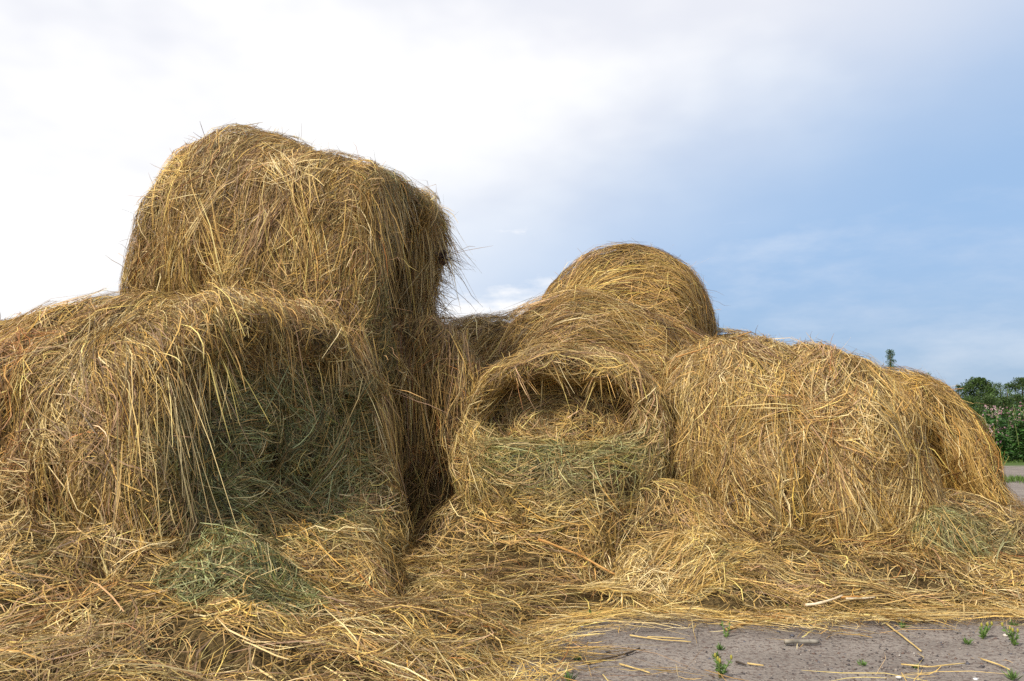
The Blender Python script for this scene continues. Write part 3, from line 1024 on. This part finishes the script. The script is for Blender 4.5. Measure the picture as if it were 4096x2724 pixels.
# ------------------------------------------------------------------ far trees
def tree(px, py_top, Y, spread, label, conifer=True, n=2600, name='pine_tree'):
    n = int(n * 1.9)
    top = at(px, py_top, Y)
    h = top[2]
    base = np.array([top[0], Y, 0.0])
    t = empty(name, base)
    tag(t, label, 'tree', 'trees at the edge of the field')
    lean = rng.normal(0, 0.03 * h, 2)
    zz = np.linspace(0, 1, 7)
    pts = base + np.stack([lean[0] * zz, lean[1] * zz, zz * h * 0.93], 1)
    tube('trunk', pts, np.interp(zz, [0, 1], [0.03 * h, 0.004 * h]), BARK, t, base)
    # clumps of needles along whorled limbs
    m = 80
    q = np.linspace(0, 1, m) ** 0.9
    zc = 0.14 + 0.84 * q
    rmax = spread * (np.clip(1.04 - zc, 0, 1) ** (0.8 if conifer else 0.62)) * (0.75 + 0.5 * rng.random(m))
    az = rng.random(m) * 2 * math.pi
    rr = rmax * np.sqrt(rng.random(m))
    cc = base + np.stack([np.cos(az) * rr, np.sin(az) * rr, zc * h], 1)
    cc = np.concatenate([cc, pts[-1:] + np.array([[0, 0, h * .04]])])
    k = rng.integers(0, len(cc), n)
    cr = np.concatenate([spread * (0.13 + 0.15 * rng.random(m)), [spread * 0.07]])
    d_ = unit(rng.normal(0, 1, (n, 3))) * (rng.random(n) ** 0.5)[:, None] * cr[k][:, None] * np.array([1, 1, 0.55])
    c = cc[k] + d_
    c[:, 2] = np.minimum(c[:, 2], h)
    ax = unit(d_ + rng.normal(0, 0.4, (n, 3)) * spread * 0.3)
    tone = np.exp(rng.normal(0, 0.30, n) + rng.normal(0, 0.25, len(cc))[k])[:, None]
    col = np.array([0.050, 0.088, 0.024]) * tone + rng.random((n, 1)) * np.array([0.018, 0.02, 0.0])
    sz = 0.062 * spread
    o_ = leaves_obj('crown', c, ax, unit(rng.normal(0, 1, (n, 3))), sz * (0.8 + 0.8 * rng.random(n)), sz * 0.5 * (0.7 + 0.6 * rng.random(n)), col, t, base)
    o_['kind'] = 'stuff'


TREES = [
    (3559, 1396, 80, 1.55, 'slender spruce whose tip rises above the broad right bale', True, 3000, 'spruce_tree'),
    (3712, 1488, 82, 1.2, 'short spruce with only its tip over the golden bale crest', True, 1500, 'spruce_tree'),
    (3838, 1540, 88, 2.0, 'small pine half hidden where the golden bale drops away', False, 1800, 'pine_tree'),
    (3909, 1514, 90, 3.6, 'broad dark pine with a domed top, first right of the golden bale', False, 4200, 'pine_tree'),
    (3946, 1532, 92, 2.6, 'pine with a lower rounded shoulder beside the broad domed pine', False, 2800, 'pine_tree'),
    (3995, 1530, 94, 1.3, 'narrow pointed spruce standing in the dip of the tree line', True, 2000, 'spruce_tree'),
    (4025, 1533, 96, 1.6, 'second narrow spruce, just right of the pointed one', True, 2000, 'spruce_tree'),
    (4082, 1514, 90, 2.8, 'dense tall pine at the right edge of the photo', False, 4200, 'pine_tree')]
for a_ in TREES:
    tree(*a_)
for i, (px, py) in enumerate([(3880, 1590), (3960, 1585), (4010, 1590), (4055, 1580)]):
    tree(px, py, 84 + i, 2.6, ['low dark bush under the broad domed pine', 'low dark bush filling the dip left of the pointed spruce',
                               'low dark bush at the foot of the two narrow spruces', 'low dark bush before the dense tall pine'][i], False, 2200, 'bush')

# ------------------------------------------------------------------ balsam hedge
GREENSTEM = plain('green_stem', (0.16, 0.20, 0.06), 0.6)


def balsam(x, y, h, label):
    base = np.array([x, y, 0.0])
    t = empty('balsam_plant', base)
    tag(t, label, 'flowering plant', 'flowering balsam plants in the hedge')
    cs, axs, nn, cols, fl, fa = [], [], [], [], [], []
    for k in range(6):
        b = base + np.array([rng.normal(0, .16), rng.normal(0, .16), 0])
        hh = h * rng.uniform(0.8, 1.04)
        zz = np.linspace(0, 1, 5)
        pts = b + np.stack([zz * rng.normal(0, .10), zz * rng.normal(0, .10), zz * hh], 1)
        tube('stem', pts, np.interp(zz, [0, 1], [.014, .005]), GREENSTEM, t, base, 5)
        n = 150
        q = 0.05 + 0.92 * rng.random(n)
        az = rng.random(n) * 2 * math.pi
        c = b + np.stack([np.interp(q, zz, pts[:, 0] - b[0]), np.interp(q, zz, pts[:, 1] - b[1]), q * hh], 1)
        r = (0.24 * (1 - 0.6 * q ** 2)) * rng.random(n)
        od = np.stack([np.cos(az), np.sin(az), rng.normal(-.15, .35, n)], 1)
        cs.append(c + od * r[:, None])
        axs.append(unit(od))
        nn.append(unit(np.stack([rng.normal(0, .5, n), rng.normal(0, .5, n), np.ones(n)], 1)))
        cols.append(np.array([0.045, 0.115, 0.028]) * np.exp(rng.normal(0, .35, (n, 1))) + rng.random((n, 1)) * np.array([.02, .03, 0]))
        m = rng.integers(4, 9)
        fz = hh * (1.02 - 0.45 * rng.random(m) ** 1.8)
        fa_ = rng.random(m) * 2 * math.pi
        fl.append(pts[-1] * np.array([1, 1, 0]) + np.stack([np.cos(fa_) * rng.random(m) * .22, np.sin(fa_) * rng.random(m) * .22, fz], 1))
    c, a_, n_, col = map(np.concatenate, (cs, axs, nn, cols))
    k = len(c)
    o_ = leaves_obj('foliage', c, a_, n_, .10 + .09 * rng.random(k), .035 + .03 * rng.random(k), col, t, base)
    o_['kind'] = 'stuff'
    f = np.concatenate(fl)
    f = np.repeat(f, 6, 0)
    k = len(f)
    pk = np.array([0.50, 0.22, 0.30]) * (1 - (w_ := np.repeat(rng.random(k // 6), 6)[:, None])) + np.array([0.60, 0.46, 0.44]) * w_
    o_ = leaves_obj('blossom', f + rng.normal(0, .008, (k, 3)), unit(rng.normal(0, 1, (k, 3))), unit(rng.normal(0, 1, (k, 3))), .03 + .02 * rng.random(k), .022 + .015 * rng.random(k), pk, t, base)
    o_['kind'] = 'stuff'


def balsam_row():
    rows = [(21.8, 13.35, 1.0), (22.0, 14.0, 1.32), (21.7, 14.35, 1.50), (22.3, 13.7, 1.42), (22.5, 14.75, 1.62), (21.9, 14.9, 1.52), (22.9, 14.1, 1.58), (22.1, 15.5, 1.60),
            (23.1, 15.2, 1.66), (22.6, 16.1, 1.6), (23.0, 13.1, 1.3), (22.2, 12.6, 1.2), (22.7, 12.0, 1.25), (22.4, 16.9, 1.62)]
    lab = ['low balsam plant nearest the golden bale edge', 'pink flowered balsam rising behind the lowest hedge plant', 'leafy balsam in the front row near the hedge middle',
           'balsam with pink tops behind the front row, hedge left half', 'tall balsam in the second row crowned with mauve flowers', 'front row balsam with pale blossoms close to the photo edge',
           'back row balsam behind the hedge middle', 'balsam cut by the right edge of the photo', 'tallest back row balsam by the photo edge', 'balsam beyond the right photo edge, second row',
           'back row balsam hidden partly by the golden bale', 'balsam mostly behind the golden bale flank', 'balsam behind the golden bale at the far hedge end', 'outermost balsam plant beyond the right photo edge']
    for (y, x, h), l in zip(rows, lab):
        balsam(x, y, h, l)


balsam_row()

# grass strip at the hedge foot
n = 9000
gxy = np.stack([rng.uniform(9, 24, n), 20.9 + rng.random(n) ** 0.7 * 2.8 + 0.25 * np.sin(np.arange(n)), np.zeros(n)], 1)
extra = np.stack([rng.uniform(6.5, 10.5, 2500), rng.normal(14.2, .25, 2500), np.zeros(2500)], 1)
gxy = np.concatenate([gxy, extra])
n = len(gxy)
gc = np.array([0.10, 0.16, 0.035]) * np.exp(rng.normal(0, .3, (n, 1)))
o = leaves_obj('grass', gxy, unit(np.stack([rng.normal(0, .35, n), rng.normal(0, .35, n), np.ones(n)], 1)), unit(rng.normal(0, 1, (n, 3)) * np.array([1, 1, .1])),
               .05 + .09 * rng.random(n), .012 + .01 * rng.random(n), gc, None, None)
tag(o, 'short green grass growing along the foot of the hedge', kind='stuff')

# ------------------------------------------------------------------ weeds on the sand
WEEDG = plain('weed_green', (0.10, 0.17, 0.035), 0.6, (0.15, 0.21, 0.06), 60)
YELLOW = plain('yellow_button', (0.30, 0.27, 0.05), 0.7)


def weed(px, py, h, label, kind):
    h = h * .68
    g = ground_at(px, py)
    t = empty('weed', g)
    tag(t, label, 'weed', 'small weeds on the sandy ground')
    if kind == 'tuft':
        n = 26
        d_ = unit(np.stack([rng.normal(0, .7, n), rng.normal(0, .7, n), np.ones(n)], 1))
        col = np.array([0.11, 0.19, 0.045]) * np.exp(rng.normal(0, .3, (n, 1)))
        o_ = leaves_obj('blade', g + rng.normal(0, .006, (n, 3)) * [1, 1, 0], d_, unit(rng.normal(0, 1, (n, 3))), h * (.6 + .5 * rng.random(n)), .006 + 0 * col[:, 0], col, t, g)
        o_['kind'] = 'stuff'
        return
    for k in range(4 if kind != 'sprig' else 2):
        zz = np.linspace(0, 1, 5)
        dx, dy = rng.normal(0, .3, 2) * h
        hh = h * rng.uniform(.7, 1.0)
        pts = g + np.stack([dx * zz, dy * zz, hh * zz], 1)
        st = tube('stem', pts, np.interp(zz, [0, 1], [.004, .002]), WEEDG, t, g, 5)
        n = 22
        q = rng.random(n) * .9 + .08
        c = g + np.stack([dx * q, dy * q, hh * q], 1)
        d_ = unit(np.stack([rng.normal(0, 1, n), rng.normal(0, 1, n), np.full(n, .55)], 1))
        col = np.array([0.10, 0.18, 0.04]) * np.exp(rng.normal(0, .3, (n, 1)))
        o_ = leaves_obj('leaf', c, d_, unit(rng.normal(0, 1, (n, 3))), h * .16 + h * .18 * rng.random(n) * (1 - .5 * q), .004 + .006 * rng.random(n), col, t, g)
        o_['kind'] = 'stuff'
        if kind == 'yellow':
            u_ = np.linspace(0.05, math.pi - .05, 6)
            cp = pts[-1] + np.stack([0 * u_, 0 * u_, -np.cos(u_) * .010 + .006], 1)
            tube('flower_head', cp, np.sin(u_) * .0055, YELLOW, t, g, 8)


for a_ in [
    (2368, 2478, .09, 'small green sprig at the straw edge beside a white pebble', 'sprig'),
    (2312, 2642, .05, 'flat green tuft left of the dark twig', 'tuft'),
    (2275, 2730, .10, 'green grassy tuft cut by the bottom edge of the photo', 'tuft'),
    (2880, 2712, .13, 'mayweed with yellow button heads at the bottom edge', 'yellow'),
    (2882, 2600, .055, 'low tuft with brownish tips above the mayweed', 'tuft'),
    (2868, 2632, .045, 'low bluish green tuft just above the mayweed', 'tuft'),
    (2905, 2552, .10, 'thin sprig at the tip of the orange stalk', 'sprig'),
    (3612, 2512, .06, 'green tuft beside the small grey stone', 'tuft'),
    (3872, 2578, .06, 'low tuft left of the yellow tipped weed', 'tuft'),
    (3930, 2555, .10, 'yellow tipped weed with spreading stems', 'yellow'),
    (4058, 2582, .12, 'upright yellow tipped weed near the right photo edge', 'yellow'),
    (4052, 2506, .06, 'tuft among straws nearest the right photo edge', 'tuft'),
    (3450, 2662, .04, 'tiny isolated tuft in the middle of the bare sand', 'tuft'),
    (3664, 2672, .035, 'tiny tuft beside a long pale straw on the sand', 'tuft'),
    (4050, 2722, .08, 'tuft in the bottom right corner', 'tuft'),
    (2235, 2345, .16, 'leafy green weed growing through the loose straw', 'sprig'),
    (1885, 2372, .10, 'small weed half buried in the straw left of the leafy one', 'sprig'),
    (2660, 2400, .10, 'weed in a shaded pocket of the straw near the fanned tuft', 'sprig'),
    (3150, 2450, .07, 'weed at the root of the peeled white stick', 'sprig')]:
    weed(*a_)

# ------------------------------------------------------------------ sticks and stalks
STK = {'grey': plain('weathered_wood', (0.17, 0.15, 0.12), .85, (0.30, 0.27, 0.22), 30), 'white': plain('peeled_wood', (0.70, 0.60, 0.44), .6, (0.58, 0.46, 0.30), 25),
       'orange': plain('orange_stalk', (0.42, 0.20, 0.055), .55, (0.52, 0.29, 0.09), 18), 'brown': plain('brown_stalk', (0.17, 0.075, 0.03), .6, (0.26, 0.13, 0.055), 18),
       'dark': plain('dark_twig', (0.055, 0.042, 0.032), .85), 'straw': plain('thick_straw', (0.62, 0.46, 0.19), .5, (0.50, 0.35, 0.13), 20)}


def stick(px_list, rad, mat, label, z0=0.012, name='stick', cat='stick', lift=None, Y=None):
    pts = []
    for i, (px, py) in enumerate(px_list):
        if Y is None:
            g = ground_at(px, py)
            hz = float(hay_height(g[:1], g[1:2])[0])
            if hz > 0.02:           # climb onto the straw where the line of sight meets it
                yy = np.linspace(g[1], g[1] * 0.6, 60)
                q = np.array([at(px, py, y_) for y_ in yy])
                hh = hay_height(q[:, 0], q[:, 1]) + 0.045
                k = np.where(q[:, 2] > hh)[0]
                g = q[k[0]] if len(k) else g
            pts.append(g + np.array([0, 0, z0 + (lift[i] if lift else 0)]))
        else:
            pts.append(at(px, py, Y[i]))
    pts = np.array(pts)
    t_ = np.linspace(0, 1, len(pts))
    tt = np.linspace(0, 1, 12)
    C = np.stack([np.interp(tt, t_, pts[:, k]) for k in range(3)], 1)
    C[1:-1] = (C[:-2] + C[1:-1] * 2 + C[2:]) / 4
    C += noise(C, 18, 5)[:, None] * np.array([0, 0, rad * 0.5])
    o_ = tube(name, C - C.mean(0), rad * (1 + .25 * noise(C, 25, 3)) * np.interp(tt, [0, 1], [1, .65]), STK[mat], None, None, 8)
    o_.location = [float(v) for v in C.mean(0)]
    tag(o_, label, cat)


stick([(3140, 2582), (3275, 2578)], .0115, 'grey', 'short weathered grey stick lying on the bare sand', z0=.014)
stick([(3222, 2432), (3290, 2418), (3370, 2392)], .0085, 'white', 'peeled white stick with a kink on the straw edge')
stick([(3385, 2405), (3500, 2398)], .006, 'white', 'straight pale peeled stick right of the kinked white one')
stick([(3365, 2398), (3560, 2390)], .006, 'orange', 'long orange stalk lying level behind the peeled sticks')
stick([(3510, 2470), (3765, 2452)], .006, 'brown', 'upper of two dark brown stalks poking over the sand')
stick([(3500, 2480), (3745, 2492)], .008, 'brown', 'lower of two dark brown stalks poking over the sand')
stick([(2820, 2475), (2960, 2480), (3080, 2476), (3120, 2462)], .006, 'orange', 'wavy orange stalk along the straw edge')
stick([(2905, 2528), (3000, 2498), (3110, 2475)], .0085, 'orange', 'slanting orange stalk pointing down at the thin sprig')
stick([(2153, 2198), (2310, 2245), (2470, 2310)], .0075, 'orange', 'long amber stem slanting across the centre heap', lift=[.05, .03, .0])
stick([(2350, 2664), (2460, 2640), (2560, 2605)], .0055, 'dark', 'dark bent twig on the sand beside a flat green tuft')
stick([(2945, 2660), (2985, 2672)], .005, 'dark', 'short dark twig on the sand above the mayweed')
stick([(2990, 2664), (3055, 2674)], .004, 'straw', 'pale straw piece touching the short dark twig')
stick([(3540, 2500), (3610, 2555), (3685, 2615)], .0045, 'straw', 'long kinked straw running out over the sand')
stick([(3925, 2646), (4000, 2672), (4040, 2690)], .004, 'straw', 'single straw on the sand near the bottom right')
stick([(3605, 2668), (3720, 2680), (3860, 2665)], .0035, 'straw', 'long thin straw lying level on the sand')
stick([(2478, 2668), (2600, 2702)], .004, 'straw', 'straw on the sand below the dark bent twig')
stick([(2590, 2558), (2740, 2564)], .0035, 'straw', 'upper of two level straws on the sand left of the sprig')
stick([(2520, 2552), (2640, 2570), (2765, 2578)], .0035, 'straw', 'lower of two level straws on the sand left of the sprig')
stick([(680, 2420), (672, 2330), (715, 2250)], .0075, 'brown', 'purplish brown stem upright on the green heap', Y=[3.72, 3.76, 3.82])

# ------------------------------------------------------------------ grit and pebbles
ico = np.array([[1, 0, 0], [-1, 0, 0], [0, 1, 0], [0, -1, 0], [0, 0, 1], [0, 0, -1]], float)
icf = np.array([[0, 2, 4], [2, 1, 4], [1, 3, 4], [3, 0, 4], [2, 0, 5], [1, 2, 5], [3, 1, 5], [0, 3, 5]])
n = 14000
pp = np.stack([rng.uniform(-.2, 5.5, n), 2.6 + 3.2 * rng.random(n) ** 1.2, np.zeros(n)], 1)
pp = pp[(sdist(pp[:, 0], pp[:, 1]) < 0.1)]
n = len(pp)
sz = np.exp(rng.normal(math.log(.0036), .5, n))
V = pp[:, None] + ico[None] * (sz[:, None] * rng.uniform(.6, 1.2, (n, 3)))[:, None] * np.array([1, 1, .7]) + rng.normal(0, .0008, (n, 6, 3))
F = (np.arange(n) * 6)[:, None, None] + icf[None]
pc = np.stack([[.07, .06, .06], [.30, .25, .21], [.14, .09, .07], [.45, .41, .37], [.10, .10, .12]])[rng.choice(5, n, p=(.40, .25, .18, .05, .12))]
o = mesh_obj('gravel', V.reshape(-1, 3), F.reshape(-1, 3), STRAW, colors=np.repeat(pc, 6, 0))
tag(o, 'dark and pale grit strewn over the sandy ground', kind='stuff')


def pebble(px, py, r, col, label):
    g = ground_at(px, py)
    th, ph = np.meshgrid(np.linspace(.02, math.pi - .02, 8), np.linspace(0, 2 * math.pi, 10, endpoint=False), indexing='ij')
    D = np.stack([np.sin(th) * np.cos(ph), np.sin(th) * np.sin(ph), np.cos(th)], -1)
    D = D * (1 + .22 * noise(D + px, 1.6, 3, 2))[..., None] * np.array([1.2, .9, .6]) * r
    idx = np.arange(80).reshape(8, 10)
    nx = np.roll(idx, -1, 1)
    f = np.stack([idx[:-1], idx[1:], nx[1:], nx[:-1]], -1).reshape(-1, 4)
    o_ = mesh_obj('pebble', D.reshape(-1, 3), f, plain('pebble_stone', col, .8, tuple(c * 1.3 for c in col), 40), smooth_=True)
    o_.location = (g[0], g[1], r * .5)
    tag(o_, label, 'pebble')


pebble(2326, 2512, .010, (.62, .62, .62), 'white pebble at the straw edge')
pebble(3610, 2490, .026, (.16, .14, .12), 'small grey stone under the ends of the brown stalks')
pebble(3684, 2643, .010, (.03, .03, .045), 'small near black pebble on the open sand')
pebble(4022, 2545, .010, (.50, .44, .38), 'pale pebble left of the upright yellow tipped weed')
pebble(3902, 2720, .008, (.55, .55, .56), 'white pebble at the bottom right')
pebble(2432, 2610, .010, (.05, .05, .06), 'dark pebble above the dark bent twig')
pebble(3594, 2714, .010, (.5, .5, .5), 'light grey pebble at the bottom edge')


# ------------------------------------------------------------------ clods, leaf scraps and flowers caught in the hay
def scraps(name, label, cat, c, r, n, size, cols, flat=.6):
    t = np.array(c, float)
    d_ = unit(rng.normal(0, 1, (n, 3))) * (rng.random((n, 1)) ** .4) * np.array(r)
    col = np.array(cols)[rng.integers(0, len(cols), n)] * np.exp(rng.normal(0, .2, (n, 1)))
    o_ = leaves_obj(name, d_, unit(rng.normal(0, 1, (n, 3))), unit(rng.normal(0, 1, (n, 3))), size * (.6 + rng.random(n)), size * flat * (.6 + .5 * rng.random(n)), col, None, None)
    o_.location = [float(v) for v in t]
    tag(o_, label, cat)


def on_surface(surf, px, py, lift=.03):
    """where the photo's line of sight meets a bale"""
    P, Nn = surf.P.reshape(-1, 3), surf.Nn.reshape(-1, 3)
    q = at(px, py, 1.0) - CAM
    q = q / np.linalg.norm(q)
    rel = P - CAM
    dep = rel @ q
    off = np.linalg.norm(rel - dep[:, None] * q, axis=1)
    ok = np.where(off < max(.05, off.min() * 1.5))[0]
    k = ok[np.argmin(dep[ok])]
    return P[k] + Nn[k] * lift


scraps('dead_weed', 'small black clump of dead weed on the crest of the broad right bale', 'dead weed', on_surface(sH, 3285, 1400, .045), (.06, .04, .018), 60, .03, [(.03, .022, .02), (.05, .035, .03)])
scraps('dry_leaf_clump', 'shrivelled brown leaves caught on the right end of the tall top bale', 'dead leaves', on_surface(sB, 1800, 1035, .07), (.05, .04, .05), 50, .045, [(.08, .05, .04), (.14, .09, .07), (.05, .03, .03)])
for px, py, l in ((1210, 2145, 'ochre yellow flower heads dried on top of the brown mound'), (1370, 2170, 'dried ochre flowers on the shoulder of the brown mound')):
    q = heap2.P.reshape(-1, 3)
    v = at(px, py, 1) - CAM
    v = v / np.linalg.norm(v)
    rel = q - CAM
    off = np.linalg.norm(rel - (rel @ v)[:, None] * v, axis=1)
    scraps('dried_flowers', l, 'dried flowers', q[np.argmin(off)] + np.array([0, 0, .06]), (.10, .06, .03), 120, .012, [(.50, .30, .05), (.42, .22, .04), (.30, .17, .05)])
stick([(2705, 1428), (2850, 1385), (3005, 1325)], .006, 'orange', 'long reddish stem poking up over the shoulder of the broad right bale', Y=[5.75, 5.85, 5.9])
